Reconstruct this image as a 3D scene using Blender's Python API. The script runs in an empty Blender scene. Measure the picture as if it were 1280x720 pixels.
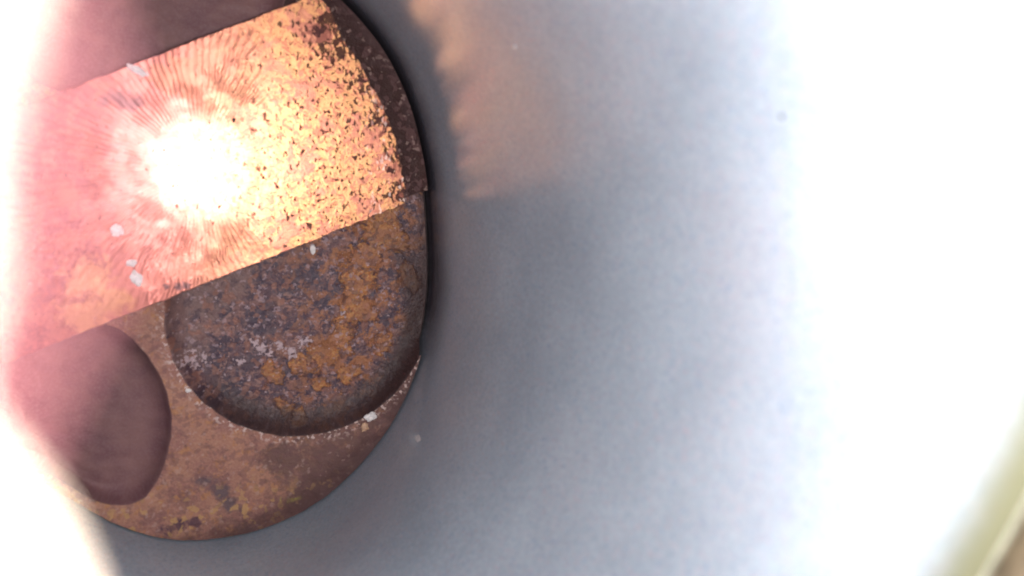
import bpy, bmesh, math, random
import numpy as np
from mathutils import Vector, Matrix, noise
from mathutils.geometry import delaunay_2d_cdt
random.seed(7)
sc = bpy.context.scene
COL = sc.collection
sc.unit_settings.scale_length = 0.043          # one unit is the bore radius, about 43 mm

# ------------------------------------------------------------------ camera
# the tip of an inspection camera hanging in the spark plug hole, looking down the bore
CAM = Vector((0.218, 0.213, 2.525))
e = Vector((0.92691, 0.0, 0.37529)); f_ = Vector((0.05127, -0.99062, -0.12662)); g = Vector((0.37178, 0.13661, -0.91822))
# rows above are the world axes seen from the camera (x right, y down, z forward)
right = Vector((0.92690587, 0.05126895, 0.37177547))
down = Vector((0.0, -0.99062489, 0.13661014))
fwd = Vector((0.37529389, -0.12662474, -0.91821603))
cd = bpy.data.cameras.new('camera'); cam = bpy.data.objects.new('camera', cd); COL.objects.link(cam)
m3 = Matrix((right, -down, -fwd)).transposed()
cam.matrix_world = Matrix.Translation(CAM) @ m3.to_4x4()
cd.sensor_width = 36.0; cd.lens = 900 / 1280 * 36.0
cd.clip_start = 0.005; cd.clip_end = 50
cd.dof.use_dof = True; cd.dof.focus_distance = 3.3
APERTURE = 0.022                                # diameter, in bore radii
cd.dof.aperture_fstop = cd.lens * 0.001 / APERTURE
sc.camera = cam

# ------------------------------------------------------------------ light: the LEDs round the camera tip, and added fill lamps
world = bpy.data.worlds.new('World'); sc.world = world; world.use_nodes = True
bgn = world.node_tree.nodes['Background']; bgn.inputs[0].default_value = (0.8, 0.75, 0.8, 1); bgn.inputs[1].default_value = 0.02
def point_lamp(off, power, col, size=0.012):
    l = bpy.data.lights.new('tip_or_fill_lamp', 'POINT'); l.energy = power; l.color = col; l.shadow_soft_size = size
    o = bpy.data.objects.new('tip_or_fill_lamp', l); COL.objects.link(o); o.location = CAM + Vector(off)
point_lamp((0.200, 0.080, -0.105), 69, (1.0, 0.955, 0.965))
point_lamp((0.205, 0.000, -0.110), 68, (1.0, 0.965, 0.985))
point_lamp((0.060, 0.020, 0.010), 0.35, (1.0, 0.93, 0.95), 0.006)      # added weak lamp that sets the glare on the hole rim
sl = bpy.data.lights.new('wall_fill_spot', 'SPOT'); sl.energy = 26; sl.color = (0.97, 0.98, 1.0); sl.spot_size = math.radians(75); sl.spot_blend = 1.0; sl.shadow_soft_size = 0.012  # added spot that whitens the right side of the wall
so = bpy.data.objects.new('wall_fill_spot', sl); COL.objects.link(so); so.location = CAM + Vector((0.22, -0.01, -0.12))
so.rotation_euler = (Vector((1.0, 0.12, 2.0)) - so.location).to_track_quat('-Z', 'Y').to_euler()
sc.view_settings.view_transform = 'Standard'; sc.view_settings.look = 'None'
sc.view_settings.exposure = 0.0; sc.view_settings.gamma = 1.0
try: sc.view_settings.use_curve_mapping = False
except Exception: pass
sc.cycles.use_denoising = True

# ------------------------------------------------------------------ helpers
def link_mesh(name, verts, faces, mat, parent=None, smooth=True):
    me = bpy.data.meshes.new(name); me.from_pydata([tuple(map(float, v)) for v in verts], [], faces); me.update()
    bm = bmesh.new(); bm.from_mesh(me); bmesh.ops.recalc_face_normals(bm, faces=bm.faces); bm.to_mesh(me); bm.free()
    if smooth: me.polygons.foreach_set('use_smooth', [True] * len(me.polygons))
    me.materials.append(mat)
    o = bpy.data.objects.new(name, me); COL.objects.link(o)
    if parent: o.parent = parent
    return o
def tag(o, label, cat, group=None):
    o['label'] = label; o['category'] = cat
    if group: o['group'] = group
    return o
def thing(name, label, cat, loc=(0, 0, 0)):
    o = bpy.data.objects.new(name, None); COL.objects.link(o); o.location = loc; o.empty_display_size = 0.05
    return tag(o, label, cat)
def fbm(x, y, z=0.0, s=1.0, oct=4):
    return noise.fractal(Vector((x * s, y * s, z * s)), 1.0, 2.0, oct)

class NT:
    """small node-building helper"""
    def __init__(s, name):
        s.m = bpy.data.materials.new(name); s.m.use_nodes = True; s.t = s.m.node_tree
        s.b = s.t.nodes['Principled BSDF']; s.tc = s.t.nodes.new('ShaderNodeTexCoord').outputs['Object']
    def n(s, k, **kw):
        x = s.t.nodes.new(k)
        for a, b in kw.items(): setattr(x, a, b)
        return x
    def put(s, sock, v):
        if isinstance(v, bpy.types.NodeSocket): s.t.links.new(v, sock)
        elif isinstance(v, (tuple, list)) and len(v) == 3 and sock.type == 'RGBA': sock.default_value = (*v, 1)
        else: sock.default_value = v
    def math(s, op, a, b=0.0, c=None, clamp=False):
        x = s.n('ShaderNodeMath', operation=op, use_clamp=clamp); s.put(x.inputs[0], a); s.put(x.inputs[1], b)
        if c is not None: s.put(x.inputs[2], c)
        return x.outputs[0]
    def vmath(s, op, a, b):
        x = s.n('ShaderNodeVectorMath', operation=op); s.put(x.inputs[0], a); s.put(x.inputs[1], b)
        return x.outputs['Value'] if op in ('DISTANCE', 'LENGTH', 'DOT_PRODUCT') else x.outputs[0]
    def noise(s, scale, detail=3, rough=0.55, vec=None, dist=0.0):
        x = s.n('ShaderNodeTexNoise'); s.put(x.inputs['Vector'], vec if vec is not None else s.tc)
        s.put(x.inputs['Scale'], scale); s.put(x.inputs['Detail'], detail); s.put(x.inputs['Roughness'], rough); s.put(x.inputs['Distortion'], dist)
        return x.outputs['Fac']
    def voro(s, scale, vec=None, feature='F1', out='Distance'):
        x = s.n('ShaderNodeTexVoronoi', feature=feature); s.put(x.inputs['Vector'], vec if vec is not None else s.tc); s.put(x.inputs['Scale'], scale)
        return x.outputs[out]
    def ramp(s, v, a, b):                       # smooth 0..1 between a and b
        x = s.n('ShaderNodeMapRange', interpolation_type='SMOOTHSTEP'); s.put(x.inputs['Value'], v)
        s.put(x.inputs['From Min'], a); s.put(x.inputs['From Max'], b); return x.outputs[0]
    def mix(s, fac, a, b):
        x = s.n('ShaderNodeMix', data_type='RGBA'); s.put(x.inputs[0], fac); s.put(x.inputs[6], a); s.put(x.inputs[7], b); return x.outputs[2]
    def cells(s, scale, vec, warp=0.02):         # one random value per little flake
        x = s.n('ShaderNodeTexVoronoi', feature='F1'); s.put(x.inputs['Vector'], s.warp(warp, scale * 0.9, vec)); s.put(x.inputs['Scale'], scale)
        y = s.n('ShaderNodeSeparateColor'); s.put(y.inputs[0], x.outputs['Color']); return y.outputs
    def bump(s, h, strength, dist, prev=None):
        x = s.n('ShaderNodeBump'); s.put(x.inputs['Height'], h); s.put(x.inputs['Strength'], strength); s.put(x.inputs['Distance'], dist)
        if prev is not None: s.t.links.new(prev, x.inputs['Normal'])
        return x.outputs[0]
    def xyz(s):
        x = s.n('ShaderNodeSeparateXYZ'); s.put(x.inputs[0], s.tc); return x.outputs
    def flat(s):                                # coordinates with z flattened out
        x = s.n('ShaderNodeVectorMath', operation='MULTIPLY'); s.put(x.inputs[0], s.tc); x.inputs[1].default_value = (1, 1, 0); return x.outputs[0]
    def warp(s, amount, scale, vec=None):
        x = s.n('ShaderNodeTexNoise'); s.put(x.inputs['Vector'], vec if vec is not None else s.tc); s.put(x.inputs['Scale'], scale); s.put(x.inputs['Detail'], 4)
        a = s.vmath('SUBTRACT', x.outputs['Color'], (0.5, 0.5, 0.5))
        y = s.n('ShaderNodeVectorMath', operation='SCALE'); s.put(y.inputs[0], a); y.inputs['Scale'].default_value = amount
        return s.vmath('ADD', vec if vec is not None else s.tc, y.outputs[0])
    def blobs(s, spots, vec, soft=0.5):         # union of round stains (x, y, r)
        acc = None
        for (x, y, r) in spots:
            d = s.vmath('DISTANCE', vec, (x, y, 0.0))
            v = s.math('SUBTRACT', 1.0, s.math('DIVIDE', d, r))
            acc = v if acc is None else s.math('MAXIMUM', acc, v)
        n = s.noise(22, 5, 0.72, vec=vec)
        return s.ramp(s.math('ADD', acc, s.math('MULTIPLY', s.math('SUBTRACT', n, 0.5), 2.2)), 0.1, 0.1 + soft)
    def done(s, col, rough, metal=0.0, normal=None, spec=0.5):
        s.put(s.b.inputs['Base Color'], col); s.put(s.b.inputs['Roughness'], rough); s.put(s.b.inputs['Metallic'], metal)
        s.put(s.b.inputs['Specular IOR Level'], spec)
        if normal is not None: s.t.links.new(normal, s.b.inputs['Normal'])
        return s.m

# ------------------------------------------------------------------ materials
def mat_wall():
    s = NT('grey_bore_steel'); z = s.xyz()[2]
    n1 = s.noise(3, 3, 0.5); n2 = s.noise(60, 3, 0.7); n3 = s.noise(190, 2, 0.8)
    v = s.math('ADD', s.math('MULTIPLY', n1, 0.55), s.math('ADD', s.math('MULTIPLY', n2, 0.45), s.math('MULTIPLY', n3, 0.5)))
    c = s.mix(s.ramp(v, 0.35, 1.15), (0.205, 0.246, 0.290), (0.375, 0.435, 0.490))
    # warm sooty tint in clouds
    c = s.mix(s.math('MULTIPLY', s.ramp(s.noise(1.6, 2), 0.45, 0.75), 0.3), c, (0.33, 0.28, 0.30))
    # tiny colour grain
    c = s.mix(s.math('MULTIPLY', s.ramp(s.noise(140, 2, 0.6), 0.55, 0.68), 0.5), c, (0.38, 0.25, 0.28))
    c = s.mix(s.math('MULTIPLY', s.ramp(s.noise(115, 2, 0.6, vec=s.vmath('ADD', s.tc, (3, 9, 1))), 0.56, 0.68), 0.5), c, (0.15, 0.22, 0.34))
    # shading just under the deck edge, painted in olive
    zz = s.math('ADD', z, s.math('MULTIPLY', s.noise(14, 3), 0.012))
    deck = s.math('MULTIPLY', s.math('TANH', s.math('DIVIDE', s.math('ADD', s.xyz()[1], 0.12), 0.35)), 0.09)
    deck_shade = s.ramp(s.math('SUBTRACT', zz, deck), 1.962, 2.045)
    c = s.mix(s.math('MULTIPLY', deck_shade, 0.97), c, (0.092, 0.090, 0.050))
    # shadow painted low on the wall round the piston, weaker at negative y
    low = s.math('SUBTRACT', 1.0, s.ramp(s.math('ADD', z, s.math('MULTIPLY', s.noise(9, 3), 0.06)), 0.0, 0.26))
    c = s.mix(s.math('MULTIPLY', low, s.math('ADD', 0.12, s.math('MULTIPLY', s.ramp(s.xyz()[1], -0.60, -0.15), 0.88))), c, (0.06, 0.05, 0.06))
    nb = s.bump(s.noise(150, 2, 0.6), 0.10, 0.003)
    return s.done(c, 0.165, 0.08, nb, 0.58)

OCHRE = [(0.779, 0.141, 0.059), (0.753, 0.054, 0.1), (0.697, -0.043, 0.088), (0.68, -0.13, 0.088), (0.673, -0.227, 0.082), (0.632, -0.32, 0.071), (0.555, -0.391, 0.071), (0.488, -0.418, 0.047), (0.773, -0.354, 0.059), (0.664, -0.455, 0.047), (0.867, -0.1, 0.059), (0.551, -0.489, 0.041), (0.386, -0.457, 0.053), (0.427, -0.561, 0.035), (0.474, -0.608, 0.035), (0.812, 0.032, 0.059)]
PALE = [(0.337, -0.341, 0.029), (0.38, -0.365, 0.035), (0.417, -0.343, 0.024), (0.444, -0.373, 0.026), (0.479, -0.345, 0.024), (0.506, -0.331, 0.018), (0.124, -0.376, 0.041), (0.154, -0.396, 0.029), (0.521, -0.009, 0.021), (0.506, 0.058, 0.015), (0.631, -0.256, 0.015), (0.28, -0.41, 0.018), (0.307, -0.453, 0.015)]
BROWN = [(0.069, -0.212, 0.103), (0.154, -0.185, 0.118), (0.105, -0.334, 0.103), (0.254, -0.118, 0.088)]
DARKP = [(0.601, -0.174, 0.074), (0.358, -0.257, 0.088), (0.49, -0.117, 0.088), (0.306, -0.411, 0.074), (0.413, -0.458, 0.059), (0.829, -0.026, 0.041), (0.847, -0.145, 0.041), (0.791, -0.264, 0.047)]
def mat_pocket(soft=False):
    s = NT('mauve_soot' if soft else 'flaking_soot'); p = s.flat()
    w = s.warp(0.10, 14, p); w2 = s.warp(0.07, 45, p)
    n1 = s.noise(9, 4, vec=p); n2 = s.noise(42, 3, 0.65, vec=p, dist=0.8); n3 = s.noise(120, 2, 0.7, vec=p)
    if soft:
        c = s.mix(s.ramp(n1, 0.3, 0.7), (0.150, 0.070, 0.078), (0.205, 0.103, 0.098))
        c = s.mix(s.math('MULTIPLY', s.ramp(n3, 0.4, 0.7), 0.4), c, (0.23, 0.14, 0.14))
        nb = s.bump(n2, 0.3, 0.004)
        return s.done(c, 0.6, 0.0, nb, 0.3)
    c = s.mix(s.ramp(n1, 0.35, 0.65), (0.10, 0.052, 0.064), (0.21, 0.105, 0.092))
    c = s.mix(s.math('MULTIPLY', s.ramp(s.noise(17, 5, 0.75, vec=p, dist=0.5), 0.49, 0.55), 0.85), c, (0.050, 0.034, 0.054))
    c = s.mix(s.math('MULTIPLY', s.ramp(s.noise(55, 2, vec=s.vmath('ADD', p, (4, 4, 0)), dist=0.6), 0.56, 0.62), 0.75), c, (0.30, 0.16, 0.13))
    c = s.mix(s.math('MULTIPLY', s.blobs(BROWN, w, 0.4), 0.8), c, (0.19, 0.11, 0.10))
    c = s.mix(s.math('MULTIPLY', s.blobs(DARKP, w, 0.5), 0.75), c, (0.06, 0.042, 0.06))
    och = s.math('MULTIPLY', s.blobs(OCHRE, w, 0.25), s.ramp(n2, 0.70, 0.62))
    c = s.mix(s.math('MULTIPLY', och, s.math('ADD', 0.55, s.math('MULTIPLY', s.ramp(n1, .3, .6), 0.4))), c, s.mix(s.ramp(n3, .35, .65), (0.36, 0.11, 0.03), (0.46, 0.22, 0.07)))
    cl = s.cells(58, p); cs = s.cells(90, p)
    pale = s.math('MULTIPLY', s.blobs(PALE, w2, 0.15), s.ramp(cs[0], 0.42, 0.46))
    c = s.mix(s.math('MULTIPLY', s.ramp(s.noise(13, 5, 0.72, vec=s.vmath('ADD', s.vmath('ADD', p, (1, 6, 0)), (0, 0, 0))), 0.50, 0.56), s.ramp(s.xyz()[0], 0.30, 0.62)), c, (0.30, 0.12, 0.055))
    c = s.mix(s.math('MULTIPLY', s.ramp(cl[0], 0.70, 0.73), 0.45), c, (0.050, 0.028, 0.046))
    c = s.mix(s.math('MULTIPLY', s.ramp(cl[1], 0.84, 0.86), 0.5), c, (0.30, 0.12, 0.075))
    c = s.mix(s.math('MULTIPLY', s.ramp(cs[1], 0.92, 0.93), 0.55), c, (0.36, 0.25, 0.27))
    c = s.mix(pale, c, (0.44, 0.32, 0.33))
    c = s.mix(s.math('MULTIPLY', s.ramp(s.noise(75, 1, vec=s.vmath('ADD', p, (7, 1, 0))), 0.70, 0.74), 0.8), c, (0.45, 0.33, 0.34))
    # darker crescent along the lower right of the pocket, then its outer edge
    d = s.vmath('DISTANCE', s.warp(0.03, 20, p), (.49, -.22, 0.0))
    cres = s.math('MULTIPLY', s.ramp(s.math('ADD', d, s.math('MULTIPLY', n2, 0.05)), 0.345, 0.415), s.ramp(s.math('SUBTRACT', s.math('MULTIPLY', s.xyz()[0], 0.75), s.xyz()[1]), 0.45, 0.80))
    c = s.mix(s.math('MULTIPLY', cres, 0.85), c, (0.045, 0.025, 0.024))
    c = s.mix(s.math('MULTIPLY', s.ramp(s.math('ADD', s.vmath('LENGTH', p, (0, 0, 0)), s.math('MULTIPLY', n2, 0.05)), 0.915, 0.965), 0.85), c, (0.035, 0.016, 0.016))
    h = s.math('ADD', s.math('ADD', s.math('ADD', n2, s.math('MULTIPLY', cl[0], 0.5)), s.math('MULTIPLY', s.math('ADD', och, pale), 0.5)), s.math('MULTIPLY', n3, 0.4)); nb = s.bump(h, 0.7, 0.010)
    return s.done(c, 0.5, 0.0, nb, 0.45)

def mat_crown():
    s = NT('brown_crown_deposit'); p = s.flat(); w = s.warp(0.09, 16, p)
    n1 = s.noise(8, 4, vec=p); n2 = s.noise(40, 3, 0.65, vec=p, dist=0.6); n3 = s.noise(110, 2, 0.7, vec=p)
    c = s.mix(s.ramp(n1, 0.35, 0.65), (0.27, 0.125, 0.105), (0.36, 0.175, 0.12))
    c = s.mix(s.math('MULTIPLY', s.ramp(n3, 0.45, 0.65), 0.4), c, (0.42, 0.25, 0.17))
    dark = s.blobs([(.58, -.78, .26), (.70, -.74, .26), (.84, -.55, .25), (.9, -.38, .2), (.55, -.88, .2), (.42, -.74, .12), (.30, -1.0, .1)], w, 0.6)
    c = s.mix(s.math('MULTIPLY', s.ramp(s.noise(15, 5, 0.7, vec=s.vmath('ADD', p, (2, 5, 0)), dist=0.5), 0.52, 0.60), 0.6), c, (0.20, 0.10, 0.085))
    c = s.mix(s.math('MULTIPLY', s.ramp(s.noise(21, 4, 0.7, vec=s.vmath('ADD', p, (8, 5, 0))), 0.55, 0.63), 0.55), c, (0.42, 0.19, 0.07))
    c = s.mix(s.math('MULTIPLY', dark, 0.85), c, (0.12, 0.068, 0.062))
    c = s.mix(s.math('MULTIPLY', s.ramp(s.math('ADD', s.xyz()[0], s.xyz()[1]), 0.75, 0.95), 0.96), c, (0.030, 0.011, 0.011))
    c = s.mix(s.blobs([(.22, -.83, .05), (.25, -.88, .05), (.17, -.80, .03)], w, 0.6), c, (0.13, 0.085, 0.09))
    c = s.mix(s.blobs([(.09, -.94, .035), (.13, -.93, .035), (.05, -.96, .03)], w, 0.5), c, (0.10, 0.05, 0.065))
    c = s.mix(s.blobs([(.46, -.895, .022), (.42, -.885, .016)], w, 0.5), c, (0.40, 0.33, 0.08))
    cl = s.cells(60, p); cs = s.cells(100, p)
    c = s.mix(s.math('MULTIPLY', s.ramp(cl[0], 0.72, 0.75), 0.42), c, (0.15, 0.075, 0.075))
    c = s.mix(s.math('MULTIPLY', s.ramp(cl[1], 0.86, 0.88), s.math('MULTIPLY', s.ramp(s.xyz()[1], -0.75, -0.92), 0.7)), c, (0.46, 0.27, 0.11))
    c = s.mix(s.math('MULTIPLY', s.ramp(cs[1], 0.94, 0.95), 0.4), c, (0.42, 0.28, 0.24))
    # edge of the crown is blackened, in ragged patches
    r = s.vmath('LENGTH', w, (0, 0, 0))
    c = s.mix(s.math('MULTIPLY', s.ramp(s.math('ADD', r, s.math('MULTIPLY', n2, 0.10)), 0.98, 1.09), 0.8), c, (0.07, 0.035, 0.035))
    c = s.mix(s.math('MULTIPLY', s.ramp(n2, 0.60, 0.68), 0.35), c, (0.10, 0.06, 0.06))
    # bright specks where the pocket rim is worn back to metal
    for cc in ((.49, -.22, 0.0),):
        d = s.vmath('DISTANCE', s.warp(0.02, 30, p), cc)
        ring = s.math('MULTIPLY', s.ramp(d, 0.475, 0.452), s.ramp(s.noise(70, 2, vec=p), 0.54, 0.60))
        c = s.mix(s.math('MULTIPLY', ring, 0.85), c, (0.55, 0.42, 0.38))
    h = s.math('ADD', n2, s.math('MULTIPLY', n3, 0.5)); nb = s.bump(h, 0.55, 0.010)
    return s.done(c, 0.6, 0.0, nb, 0.22)

def mat_land():
    s = NT('copper_coloured_crown_metal'); p = s.flat()
    hx, hy = 0.16, 0.249
    sep = s.n('ShaderNodeSeparateXYZ'); s.put(sep.inputs[0], s.vmath('SUBTRACT', p, (hx, hy, 0)))
    ang = s.math('ARCTAN2', sep.outputs[1], sep.outputs[0]); rr = s.vmath('LENGTH', s.vmath('SUBTRACT', p, (hx, hy, 0)), (0, 0, 0))
    comb = s.n('ShaderNodeCombineXYZ'); s.put(comb.inputs[0], s.math('MULTIPLY', ang, 26.0)); s.put(comb.inputs[1], s.math('MULTIPLY', rr, 11.0))
    rad = s.noise(1.0, 3, 0.6, vec=comb.outputs[0], dist=0.4)
    n1 = s.noise(7, 4, vec=p); n2 = s.noise(48, 3, 0.7, vec=p, dist=0.7); n3 = s.noise(130, 2, 0.7, vec=p)
    lines = s.math('SINE', s.math('ADD', s.math('MULTIPLY', ang, 104.0), s.math('MULTIPLY', s.noise(14, 3, vec=p), 11.0)))
    w = s.warp(0.08, 14, p)
    # copper metal, yellower to the right, pinker to the left
    side = s.ramp(s.math('ADD', s.xyz()[0], s.math('MULTIPLY', n1, 0.25)), 0.15, 0.60)
    c = s.mix(side, (0.66, 0.24, 0.20), (0.74, 0.37, 0.165))
    c = s.mix(s.math('MULTIPLY', s.ramp(s.math('ADD', s.xyz()[0], s.math('MULTIPLY', n1, 0.2)), 0.13, -0.10), 0.92), c, s.mix(s.ramp(s.noise(12, 4, 0.7, vec=p), 0.42, 0.6), (0.17, 0.052, 0.058), (0.34, 0.12, 0.09)))
    c = s.mix(s.math('MULTIPLY', s.ramp(n2, 0.46, 0.6), s.math('ADD', 0.25, s.math('MULTIPLY', side, 0.55))), c, (0.50, 0.16, 0.11))
    c = s.mix(s.math('MULTIPLY', s.blobs([(.17, .56, .05), (.10, .55, .05), (.24, .58, .05), (.06, .50, .05), (.13, .50, .06)], w, 0.4), 0.85), c, (0.62, 0.24, 0.16))
    # crust of dark deposits: thick along the right end, thinning inwards, pepper elsewhere
    edge = s.blobs([(.80, .20, .10), (.78, .32, .10), (.73, .44, .10), (.66, .56, .10), (.60, .66, .13), (.52, .70, .10), (.56, .76, .10)], w, 0.9)
    spk = s.noise(62, 3, 0.6, vec=s.vmath('MULTIPLY', s.warp(0.03, 30, p), (1.25, 0.8, 1)), dist=0.4)
    thr = s.math('SUBTRACT', s.math('SUBTRACT', 0.66, s.math('MULTIPLY', s.ramp(s.xyz()[0], 0.2, 0.6), 0.085)), s.math('MULTIPLY', edge, 0.15))
    thr = s.math('SUBTRACT', thr, s.math('MULTIPLY', s.blobs([(.52, .68, .10), (.56, .72, .08)], w, 0.8), 0.07))
    pep = s.ramp(s.math('SUBTRACT', spk, thr), 0.0, 0.04)
    c = s.mix(s.math('MULTIPLY', pep, 0.9), c, (0.075, 0.032, 0.028))
    c = s.mix(s.blobs([(-.05, .43, .045), (-.02, .44, .04), (-.09, .42, .03), (.09, -.115, .018), (.06, -.12, .015), (.12, -.11, .018)], w, 0.7), c, (0.24, 0.12, 0.12))
    cl = s.cells(60, p); cb = s.cells(95, s.vmath('MULTIPLY', p, (1.3, 0.75, 1)))
    patch = s.noise(9, 4, 0.7, vec=s.vmath('ADD', p, (5, 2, 0)))
    sal = s.ramp(s.math('ADD', patch, s.math('MULTIPLY', cl[0], 0.12)), 0.58, 0.62)
    c = s.mix(s.math('MULTIPLY', sal, s.math('MULTIPLY', side, 0.7)), c, (0.52, 0.19, 0.14))
    cr = s.ramp(s.math('ADD', s.math('ADD', s.math('MULTIPLY', edge, 0.42), s.math('MULTIPLY', cl[1], 0.5)), s.math('MULTIPLY', patch, 0.6)), 1.05, 1.08)
    c = s.mix(s.math('MULTIPLY', cr, 0.9), c, (0.085, 0.035, 0.035))
    fl = s.math('MULTIPLY', s.ramp(s.math('ADD', cb[0], s.math('MULTIPLY', patch, 0.25)), 1.075, 1.085), s.ramp(s.xyz()[0], 0.18, 0.42))
    c = s.mix(s.math('MULTIPLY', fl, 0.85), c, (0.10, 0.05, 0.04))
    c = s.mix(s.math('MULTIPLY', s.math('MULTIPLY', s.ramp(cb[1], 0.90, 0.91), s.ramp(s.xyz()[0], 0.62, 0.80)), 0.8), c, (0.85, 0.68, 0.60))
    pep = s.math('MAXIMUM', pep, s.math('MAXIMUM', cr, fl))
    c = s.mix(s.blobs([(-.14, -.10, .10), (-.16, -.20, .09), (-.08, -.16, .07)], w, 0.6), c, (0.62, 0.28, 0.16))
    rough = s.math('ADD', 0.30, s.math('ADD', s.math('MULTIPLY', pep, 0.3), s.math('MULTIPLY', n2, 0.14)))
    # radial growth marks spreading from under the spark plug
    lm = s.math('MULTIPLY', s.math('MULTIPLY', s.ramp(s.xyz()[0], 0.42, 0.25), s.math('ADD', 0.35, s.math('MULTIPLY', s.ramp(s.noise(11, 3, vec=s.vmath('ADD', p, (9, 9, 0))), 0.42, 0.6), 0.8))), s.ramp(rr, 0.10, 0.24))
    b1 = s.bump(s.math('ADD', s.math('MULTIPLY', rad, 0.12), s.math('MULTIPLY', lines, 0.36)), s.math('MULTIPLY', lm, 0.34), 0.006)
    h = s.math('ADD', n2, s.math('ADD', s.math('MULTIPLY', n3, 0.5), s.math('MULTIPLY', pep, 0.6)))
    nb = s.bump(h, s.math('ADD', 0.06, s.math('MULTIPLY', s.ramp(s.xyz()[0], 0.2, 0.6), 0.16)), 0.006, b1)
    return s.done(c, rough, 0.8, nb, 0.5)

def mat_simple(name, col, rough=0.6, metal=0.0, var=0.3, scale=30, bump=0.3, spec=0.4):
    s = NT(name); n = s.noise(scale, 4, 0.6)
    dk = tuple(x * (1 - var) for x in col); lt = tuple(min(1, x * (1 + var)) for x in col)
    return s.done(s.mix(s.ramp(n, 0.3, 0.7), dk, lt), rough, metal, s.bump(s.noise(scale * 2, 3), bump, 0.006), spec)

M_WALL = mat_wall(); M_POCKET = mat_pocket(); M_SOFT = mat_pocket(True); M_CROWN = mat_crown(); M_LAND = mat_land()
M_SIDE = mat_simple('sooty_piston_side', (0.05, 0.03, 0.03), 0.7)
M_GASKET = mat_simple('gasket_edge_metal', (0.34, 0.34, 0.26), 0.35, 0.5, 0.15)
M_CHAMBER = mat_simple('tan_chamber_soot', (0.065, 0.048, 0.027), 0.7, 0, 0.3, 20)
M_LIP = mat_simple('pinkish_hole_rim', (0.24, 0.20, 0.155), 0.9, 0, 0.2, 20, 0.2, 0.0)
M_CHIP = mat_simple('pale_flake', (0.75, 0.70, 0.68), 0.6, 0, 0.15, 60)
M_CHIPB = mat_simple('tan_flake', (0.45, 0.28, 0.18), 0.6, 0, 0.2, 60)
M_SMUDGE = mat_simple('dried_residue', (0.5, 0.47, 0.47), 0.6, 0, 0.2, 60)
M_CHIPD = mat_simple('black_flake', (0.03, 0.028, 0.025), 0.6, 0, 0.2, 60)

# ------------------------------------------------------------------ bore outline (slightly worn out of round)
OUT = [(-180, .99), (-150, .93), (-135, .86), (-122, .80), (-113, .80), (-105, .845), (-99, .895), (-93.7, .945), (-84, 1.01), (-70, 1.058), (-59, 1.068), (-48.7, 1.05), (-41.7, 1.036), (-30.5, 1.01),
       (-15, .973), (-2.5, .947), (4.8, .938), (14, .948), (22, .962), (30.6, .987), (42.4, 1.018), (54.6, 1.03), (75, 1.03), (110, 1.01), (150, 1.0), (180, .99)]
_a = np.array([o[0] for o in OUT], float); _r = np.array([o[1] for o in OUT], float)
_k = np.exp(-0.5 * (np.arange(-12, 13) / 3.5) ** 2); _k /= _k.sum()
_deg = np.arange(-180, 180, 1.0); _rr = np.interp(_deg, _a, _r); _rs = np.convolve(np.r_[_rr[-12:], _rr, _rr[:12]], _k, 'valid')
def r_low(th):
    return float(np.interp(((math.degrees(th) + 180) % 360) - 180, np.r_[_deg, 180], np.r_[_rs, _rs[0]]))
def r_wall(th, z):
    t = min(1, max(0, z / 0.9)); t = t * t * (3 - 2 * t)
    return r_low(th) * (1 - t) + 1.0 * t
def z_deck(th):
    return 2.05 + 0.09 * math.tanh((math.sin(th) + 0.12) / 0.35)

# ------------------------------------------------------------------ cylinder
def lathe(name, rings, mat, parent, n=288):
    """rings: list of functions th -> (r, z)"""
    V = []; F = []
    for R in rings:
        for i in range(n):
            th = 2 * math.pi * i / n; r, z = R(th); V.append((r * math.cos(th), r * math.sin(th), z))
    for j in range(len(rings) - 1):
        for i in range(n):
            k = (i + 1) % n; F.append((j * n + i, j * n + k, (j + 1) * n + k, (j + 1) * n + i))
    return link_mesh(name, V, F, mat, parent)
cyl = thing('engine_cylinder', 'smooth blue grey cylinder wall around the piston, bright white toward the right', 'cylinder', (0, 0, -0.5))
cyl_off = Vector((0, 0, 0.5))
def under(o, root):                             # keep world coordinates while parenting
    o.parent = root; o.matrix_parent_inverse = Matrix.Translation(-root.location); return o
NZ = 70
wall_rings = [(lambda th, q=j / NZ: (lambda z: (r_wall(th, z), z))(-0.5 + q * (z_deck(th) - 0.012 + 0.5))) for j in range(NZ + 1)]
wall_rings.append(lambda th: (1.006, z_deck(th)))
wall_rings.append(lambda th: (1.10, z_deck(th) + 0.001))
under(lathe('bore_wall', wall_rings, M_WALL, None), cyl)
gasket = [lambda th: (1.10, z_deck(th) + 0.002), lambda th: (0.999, z_deck(th) + 0.002), lambda th: (0.995, z_deck(th) + 0.0035),
          lambda th: (0.999, z_deck(th) + 0.005), lambda th: (1.10, z_deck(th) + 0.005)]
gk = lathe('head_gasket', gasket, M_GASKET, None)
tag(gk, 'thin pale metal seam at the top of the cylinder wall, lower right corner', 'gasket')
head = thing('combustion_chamber', 'tan sooty surface beyond the pale seam in the lower right corner', 'engine part', (0, 0, 2.1))
under(lathe('chamber_wall', [lambda th: (1.10, z_deck(th) + 0.006), lambda th: (1.004, z_deck(th) + 0.0065), lambda th: (1.006, z_deck(th) + 0.03), lambda th: (1.0, 2.25)], M_CHAMBER, None), head)
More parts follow.
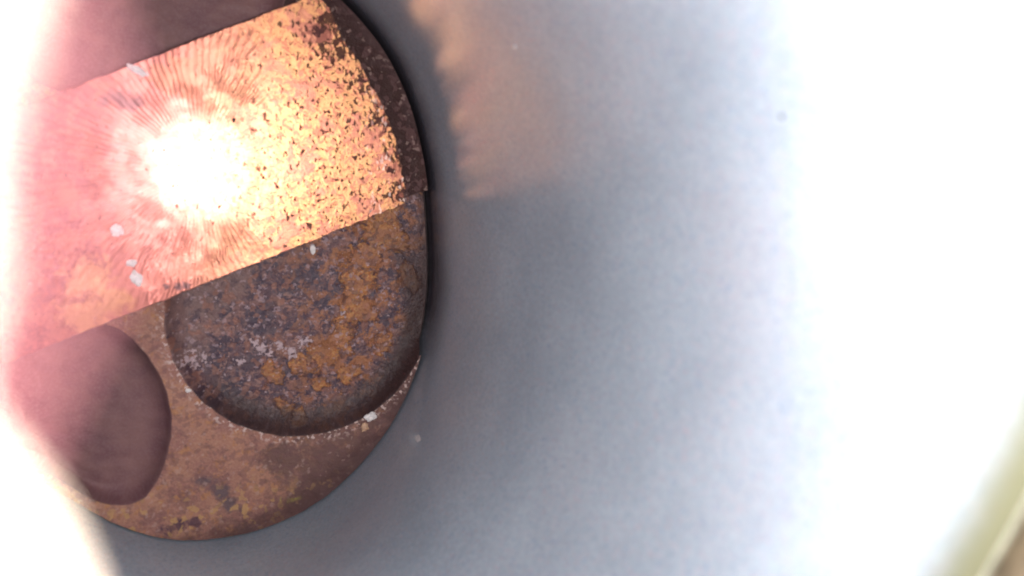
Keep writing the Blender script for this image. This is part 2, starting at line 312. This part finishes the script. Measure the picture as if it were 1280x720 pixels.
# spark plug hole, off centre, its rim right beside the camera
HC = (CAM.x + 0.1768, CAM.y - 0.005); HZ = CAM.z - 0.09
def hole_pt(th, dr, z):
    a = ((th - math.radians(186) + math.pi) % (2 * math.pi)) - math.pi      # 0 at the notch added to break up the white glare
    r = 0.200 - 0.001 + 0.0016 * math.exp(-(a / 0.16) ** 2) + 0.0045 * math.exp(-((a - 0.005) / 0.040) ** 2) + dr
    return (HC[0] + r * math.cos(th), HC[1] + r * math.sin(th), z)
n = 288; V = []; F = []
for q in range(9):
    t = q / 8
    for i in range(n):
        th = 2 * math.pi * i / n; h = hole_pt(th, 0.03, HZ + 0.003); ex = (math.cos(th), math.sin(th), 2.25)
        V.append(tuple(h[k] * (1 - t) + ex[k] * t for k in range(3)))
for j in range(8):
    for i in range(n):
        k = (i + 1) % n; F.append((j * n + i, j * n + k, (j + 1) * n + k, (j + 1) * n + i))
under(link_mesh('chamber_roof', V, F, M_CHAMBER), head)
prof = [(0.032, HZ + .002), (0.006, HZ), (0.0, HZ + .004), (0.003, HZ + .012)]
zz = HZ + .02
while zz < 2.95:                                # threads
    prof += [(0.012, zz + 0.012), (0.002, zz + 0.028), (0.002, zz + 0.034)]; zz += 0.045
V = []; F = []
for (dr, z) in prof:
    for i in range(n): V.append(hole_pt(2 * math.pi * i / n, dr, z))
for j in range(len(prof) - 1):
    for i in range(n):
        k = (i + 1) % n; F.append((j * n + i, j * n + k, (j + 1) * n + k, (j + 1) * n + i))
lip = link_mesh('spark_plug_hole', V, F, M_LIP)
tag(lip, 'out of focus glaring white and pink rim of the plug hole along the left edge', 'plug hole')

haze_a = sorted([2 * math.pi * i / 200 for i in range(200) if abs(i - 100) > 4] + list(np.linspace(math.pi - .14, math.pi + .14, n - 191)))
# ring added for the pink haze, higher in the hole, much nearer the lens
V = []; F = []
for (dr, z) in [(0.03, CAM.z - 0.040), (0.0025, CAM.z - 0.040), (0.0, CAM.z - 0.0385), (0.0025, CAM.z - 0.037), (0.03, CAM.z - 0.037)]:
    for i in range(n):
        th = haze_a[i]
        yy = 0.190 * math.sin(th) + 0.004; left = 1.0 if math.cos(th) < 0 else 0.0
        d2 = dr + left * (0.0045 - 0.0062 * math.exp(-((yy - 0.0005) / 0.0098) ** 2))       # bulge on the inner edge shapes the haze
        V.append((CAM.x + 0.1768 + (0.190 + d2) * math.cos(th), CAM.y + 0.004 + (0.190 + d2) * math.sin(th), z))
for j in range(4):
    for i in range(n):
        k = (i + 1) % n; F.append((j * n + i, j * n + k, (j + 1) * n + k, (j + 1) * n + i))
M_HAZE = mat_simple('pink_haze', (0.175, 0.062, 0.072), 0.8, 0, 0.15, 20, 0.2, 0.1)
haze_ob = link_mesh('lens_haze_ring', V, F, M_HAZE, lip); haze_ob['label'] = 'blurred pink ring added for the haze at the left'

# ------------------------------------------------------------------ piston
piston = thing('piston', 'brown sooty piston crown with a gleaming copper band and round valve pockets', 'piston', (0, 0, -0.45))
GAP = 0.016
def inside_bottom(x, y): return (-0.183 + 0.435 * x) - y            # >0 on the pocket side
def inside_top(x, y): return y - (0.545 + 0.54 * x)
def outline(th):
    q = min(1, max(0, (math.sin(th) + 0.62) / 0.4)); return r_low(th) - (0.006 + (GAP - 0.006) * q)
LAND_END = [(-180, .86), (-20, .80), (5, .825), (11.6, .832), (23.6, .853), (32.5, .874), (41, .885), (49, .900), (56.6, .955), (70, .95), (110, .86), (180, .86)]
def land_end(th):
    d = ((math.degrees(th) + 180) % 360) - 180
    return float(np.interp(d, [a for a, _ in LAND_END], [b for _, b in LAND_END]))
def in_land(x, y, m=0.0):
    return inside_bottom(x, y) < -m and inside_top(x, y) < -m and math.hypot(x, y) < land_end(math.atan2(y, x)) - m
def land_boundary(step=0.008):
    # walk by angle from an inner point
    cx, cy = 0.0, 0.18; pts = []
    def ray(a):
        lo, hi = 0.0, 2.0
        for _ in range(26):
            mid = (lo + hi) / 2
            if in_land(cx + mid * math.cos(a), cy + mid * math.sin(a)): lo = mid
            else: hi = mid
        return cx + lo * math.cos(a), cy + lo * math.sin(a)
    P = [ray(2 * math.pi * i / 1400) for i in range(1400)]
    out = [P[0]]
    for q in P[1:]:
        if math.hypot(q[0] - out[-1][0], q[1] - out[-1][1]) > step: out.append(q)
    return out
LB = land_boundary()
# ragged edge: burr and crust
def rag(x, y, amp):
    return (x + amp * fbm(x, y, 3.1, 45, 3), y + amp * fbm(x, y, 8.7, 45, 3))
LBr = [rag(x, y, 0.0085 if math.atan2(y, x) > 0.15 and x > 0.5 else 0.003) for x, y in LB]
LTX, LTY = 0.063, 0.006
def land_z(x, y):
    return 0.088 - LTX * (x - 0.16) + LTY * (y - 0.25) + 0.0007 * fbm(x, y, 0, 18, 4) - 0.03 * max(0, math.hypot(x, y) - 0.6) ** 2

def cdt_mesh(name, outer, holes, zf, mat, step, keep):
    pts = []; edges = []
    for loop in [outer] + holes:
        b = len(pts); pts += [Vector(q) for q in loop]; edges += [(b + i, b + (i + 1) % len(loop)) for i in range(len(loop))]
    xs = np.arange(-1.1, 1.1, step)
    for x in xs:
        for y in xs:
            X = x + random.uniform(-.3, .3) * step; Y = y + random.uniform(-.3, .3) * step
            if keep(X, Y): pts.append(Vector((X, Y)))
    vs, es, fs, *_ = delaunay_2d_cdt(pts, edges, [], 0, 1e-6)
    F = []
    for f in fs:
        cx = sum(vs[i][0] for i in f) / 3; cy = sum(vs[i][1] for i in f) / 3
        if keep(cx, cy): F.append(tuple(f))
    used = sorted({i for f in F for i in f}); mp = {i: k for k, i in enumerate(used)}
    V = [(vs[i][0], vs[i][1], zf(vs[i][0], vs[i][1])) for i in used]
    return link_mesh(name, V, [tuple(mp[i] for i in f) for f in F], mat)
def in_poly_fn(loop):
    L = np.array(loop); X0 = L[:, 0]; Y0 = L[:, 1]; X1 = np.roll(X0, -1); Y1 = np.roll(Y0, -1)
    def f(x, y):
        c = ((Y0 > y) != (Y1 > y)) & (x < (X1 - X0) * (y - Y0) / (Y1 - Y0 + 1e-15) + X0)
        return bool(c.sum() & 1)
    return f
inL = in_poly_fn(LBr)
land = cdt_mesh('raised_land', LBr, [], land_z, M_LAND, 0.011, inL)
under(land, piston); land['label'] = 'gleaming copper coloured raised band across the crown'
V = []; F = []; nb = len(LBr)
for k, (dz, ins) in enumerate([(0.0, 0.0), (-0.006, -0.003), (-0.022, -0.005), (-0.20, -0.006)]):
    for (x, y) in LBr:
        r = math.hypot(x, y - 0.18) or 1; V.append((x - ins * x / r * 1.0, y - ins * (y - .18) / r, land_z(x, y) + dz))
for j in range(3):
    for i in range(nb):
        k = (i + 1) % nb; F.append((j * nb + i, j * nb + k, (j + 1) * nb + k, (j + 1) * nb + i))
under(link_mesh('land_side', V, F, mat_simple('land_side_soot', (0.20, 0.09, 0.07), 0.6)), piston)

POCKETS = [((.49, -.22), .44, M_POCKET, 'flaking brown, ochre and black valve pocket'),
           ((-.355, -.585), .425, M_SOFT, 'smooth mauve brown valve pocket at lower left'),
           ((-.02, .83), .44, M_SOFT, 'smooth dark purple valve pocket beyond the copper band'),
           ((-.84, .38), .44, M_SOFT, 'smooth dark purple valve pocket at far left')]
DEPTH = 0.075
pocket_loops = []
def build_pocket(c, R0, mat, label, low):
    N = 240; dist = []; openf = []
    for i in range(N):
        a = 2 * math.pi * i / N; ca, sa = math.cos(a), math.sin(a)
        R = R0
        if mat is M_POCKET:
            dg = math.degrees(a); dg = dg - 360 if dg > 180 else dg
            k = min(1, max(0, (dg + 12) / 22)) * (1 if dg < 120 else 0); R = R0 + 0.25 * k * k * (3 - 2 * k)
        lo, hi = 0.0, R
        side = inside_bottom if low else inside_top
        ok = lambda x, y: side(x, y) > -0.012 and math.hypot(x, y) < outline(math.atan2(y, x)) - (0.001 if mat is M_POCKET else 0.035)
        if ok(c[0] + R * ca, c[1] + R * sa): dist.append(R); openf.append(0.0); continue
        for _ in range(24):
            mid = (lo + hi) / 2
            if ok(c[0] + mid * ca, c[1] + mid * sa): lo = mid
            else: hi = mid
        ex, ey = c[0] + lo * ca, c[1] + lo * sa
        dist.append(lo); openf.append(1.0 if mat is M_POCKET or side(ex, ey) < 0.004 else 0.0)
    op = np.array(openf); op = np.convolve(np.r_[op[-2:], op, op[:2]], np.ones(5) / 5, 'valid')
    if mat is not M_POCKET:                     # the softer pockets have rounded corners
        dd = np.array(dist); w = np.hanning(27); w /= w.sum()
        sm = np.convolve(np.r_[dd[-13:], dd, dd[:13]], w, 'valid'); dist = [float(min(a, b)) if o < .01 else float(a) for a, b, o in zip(dd, sm, op)]
    dist = [d + 0.0035 * fbm(c[0] + d * math.cos(2 * math.pi * i / N), c[1] + d * math.sin(2 * math.pi * i / N), 1, 28, 3) * (1 - op[i]) for i, d in enumerate(dist)]
    prof = [(s, 0.0) for s in np.linspace(0.02, 0.79, 26)] + [(-0.075, 0.01), (-0.06, 0.05), (-0.045, 0.14), (-0.032, 0.28), (-0.021, 0.46), (-0.013, 0.66), (-0.007, 0.86), (-0.003, 0.95), (0.0, 0.985)]
    V = []; F = []
    for s, h in prof:
        for i in range(N):
            a = 2 * math.pi * i / N
            d = dist[i] * s if s > 0 else dist[i] + s * min(1, dist[i] / 0.42)
            x = c[0] + d * math.cos(a); y = c[1] + d * math.sin(a)
            z = -DEPTH + DEPTH * h * (1 - op[i]) + 0.0035 * fbm(x, y, 5, 30, 4)
            V.append((x, y, z))
    L = len(prof)
    for j in range(L - 1):
        for i in range(N):
            k = (i + 1) % N; F.append((j * N + i, j * N + k, (j + 1) * N + k, (j + 1) * N + i))
    V.append((c[0], c[1], -DEPTH)); F += [(len(V) - 1, i, (i + 1) % N) for i in range(N)]
    o = link_mesh('valve_pocket', V, F, mat); under(o, piston); o['label'] = label
    return [(c[0] + dist[i] * math.cos(2 * math.pi * i / N), c[1] + dist[i] * math.sin(2 * math.pi * i / N)) for i in range(N)]
for i, (c, R, m, lab) in enumerate(POCKETS):
    pocket_loops.append(build_pocket(c, R, m, lab, i < 2))
pin = [in_poly_fn(l) for l in pocket_loops]
outer = [(outline(2 * math.pi * i / 360) * math.cos(2 * math.pi * i / 360), outline(2 * math.pi * i / 360) * math.sin(2 * math.pi * i / 360)) for i in range(360)]
inO = in_poly_fn(outer)
LBi = [(x * 0.965, 0.18 + (y - 0.18) * 0.95) for x, y in LB]; inLi = in_poly_fn(LBi)
def pocket_open(th):
    r = outline(th) - 0.005; return pin[0](r * math.cos(th), r * math.sin(th))
def keep_base(x, y):
    if math.hypot(x, y) > outline(math.atan2(y, x)) - 0.008 and pocket_open(math.atan2(y, x)): return False
    return inO(x, y) and not inLi(x, y) and not any(p(x, y) for p in pin)
under(cdt_mesh('crown_face', outer, pocket_loops + [LBi], lambda x, y: 0.0045 * fbm(x, y, 2, 22, 4), M_CROWN, 0.014, keep_base), piston)
# side of the piston with its ring grooves
side = []
for dr, z in [(0.0, -0.001), (0.004, -0.012), (0.004, -0.10), (-0.02, -0.103), (-0.02, -0.125), (0.004, -0.128), (0.004, -0.22), (-0.02, -0.223), (-0.02, -0.245), (0.004, -0.248), (0.004, -0.45)]:
    side.append(lambda th, dr=dr, z=z: (outline(th) + dr, min(z, -DEPTH - 0.004) if pocket_open(th) else z))
V = []; F = []
body = lathe('piston_side', side, M_SIDE, None, 360); under(body, piston)
ringm = mat_simple('ring_steel', (0.10, 0.09, 0.09), 0.4, 0.6)
for z in (-0.114, -0.234):
    rg = lathe('piston_ring', [lambda th, z=z: (outline(th) - 0.018, z + 0.009), lambda th, z=z: (outline(th) + GAP - 0.002, z + 0.009), lambda th, z=z: (outline(th) + GAP - 0.002, z - 0.009), lambda th, z=z: (outline(th) - 0.018, z - 0.009)], ringm, None, 240)
    under(rg, piston)

# ------------------------------------------------------------------ loose flakes
def flake(label, loc, size, mat, seed, normal=(0, 0, 1), name='carbon_flake', rot=0.0):
    bm = bmesh.new(); bmesh.ops.create_icosphere(bm, subdivisions=3, radius=1.0)
    for v in bm.verts:
        p = v.co.copy(); k = 1 + 0.45 * noise.fractal(p * 1.3 + Vector((seed, 0, 0)), 1, 2, 3) + 0.12 * noise.cell(p * 2.2 + Vector((seed, 0, 0)))
        v.co = Vector((p.x * size[0] * k, p.y * size[1] * k, p.z * size[2] * k)) * 0.8
    me = bpy.data.meshes.new(name); bm.to_mesh(me); bm.free(); me.materials.append(mat)
    o = bpy.data.objects.new(name, me); COL.objects.link(o)
    o.rotation_euler = (Vector(normal).to_track_quat('Z', 'Y') @ Matrix.Rotation(rot, 3, 'Z').to_quaternion()).to_euler()
    o.location = Vector(loc) + Vector(normal).normalized() * size[2] * 0.6
    return tag(o, label, 'flake')
flake('largest white chip, lodged at the lower right edge of the piston crown', (0.722, -0.604, 0.0), (0.026, 0.017, 0.014), M_CHIP, 3, rot=0.4)
flake('small tan flake just below the largest white chip on the crown edge', (0.702, -0.643, 0.0), (0.015, 0.019, 0.009), M_CHIPB, 8)
flake('white flake on the upper left corner of the copper band', (-0.008, 0.520, land_z(-0.008, 0.520)), (0.034, 0.013, 0.010), M_CHIP, 11, rot=-0.5)
flake('white flake at the left of the copper band, beside the pink glow', (-0.067, 0.051, land_z(-0.067, 0.051)), (0.020, 0.022, 0.012), M_CHIP, 15)
flake('narrow pale flake on the lower left of the copper band, upper of a close pair', (-0.030, -0.045, land_z(-.03, -.045)), (0.016, 0.013, 0.008), M_CHIP, 19)
flake('longer pale flake on the lower left of the copper band, lower of a close pair', (-0.016, -0.093, land_z(-.016, -.093)), (0.017, 0.026, 0.009), M_CHIP, 23, rot=0.5)
flake('tiny dark speck inside the brightest glare on the copper band', (0.256, 0.402, land_z(.256, .402)), (0.006, 0.008, 0.004), M_CHIPD, 27)
flake('tiny white crumb on the dark pocket floor just below the copper band edge', (0.518, -0.010, -DEPTH), (0.010, 0.020, 0.006), M_CHIP, 31)
flake('small pale crumb on the tongue between the two lower valve pockets', (0.120, -0.475, 0.0), (0.010, 0.008, 0.006), M_CHIP, 33)
def wall_flake(label, p, size, mat, seed, name='soot_speck'):
    q = Vector(p); th = math.atan2(q.y, q.x); r = r_wall(th, q.z); n = Vector((-math.cos(th), -math.sin(th), 0))
    flake(label, (r * math.cos(th), r * math.sin(th), q.z), size, mat, seed, n, name)
wall_flake('single black speck on the bright upper right of the cylinder wall', (.940, .341, 1.715), (0.005, 0.0035, 0.002), M_CHIPD, 41)
wall_flake('pale smudge of dried residue on the grey wall beside the white chip', (.81, -.5865, .295), (0.012, 0.030, 0.002), M_SMUDGE, 44, 'residue_spot')
wall_flake('small pale dot on the pinkish upper part of the cylinder wall', (.836, .5486, .957), (0.007, 0.011, 0.002), M_SMUDGE, 47, 'residue_spot')
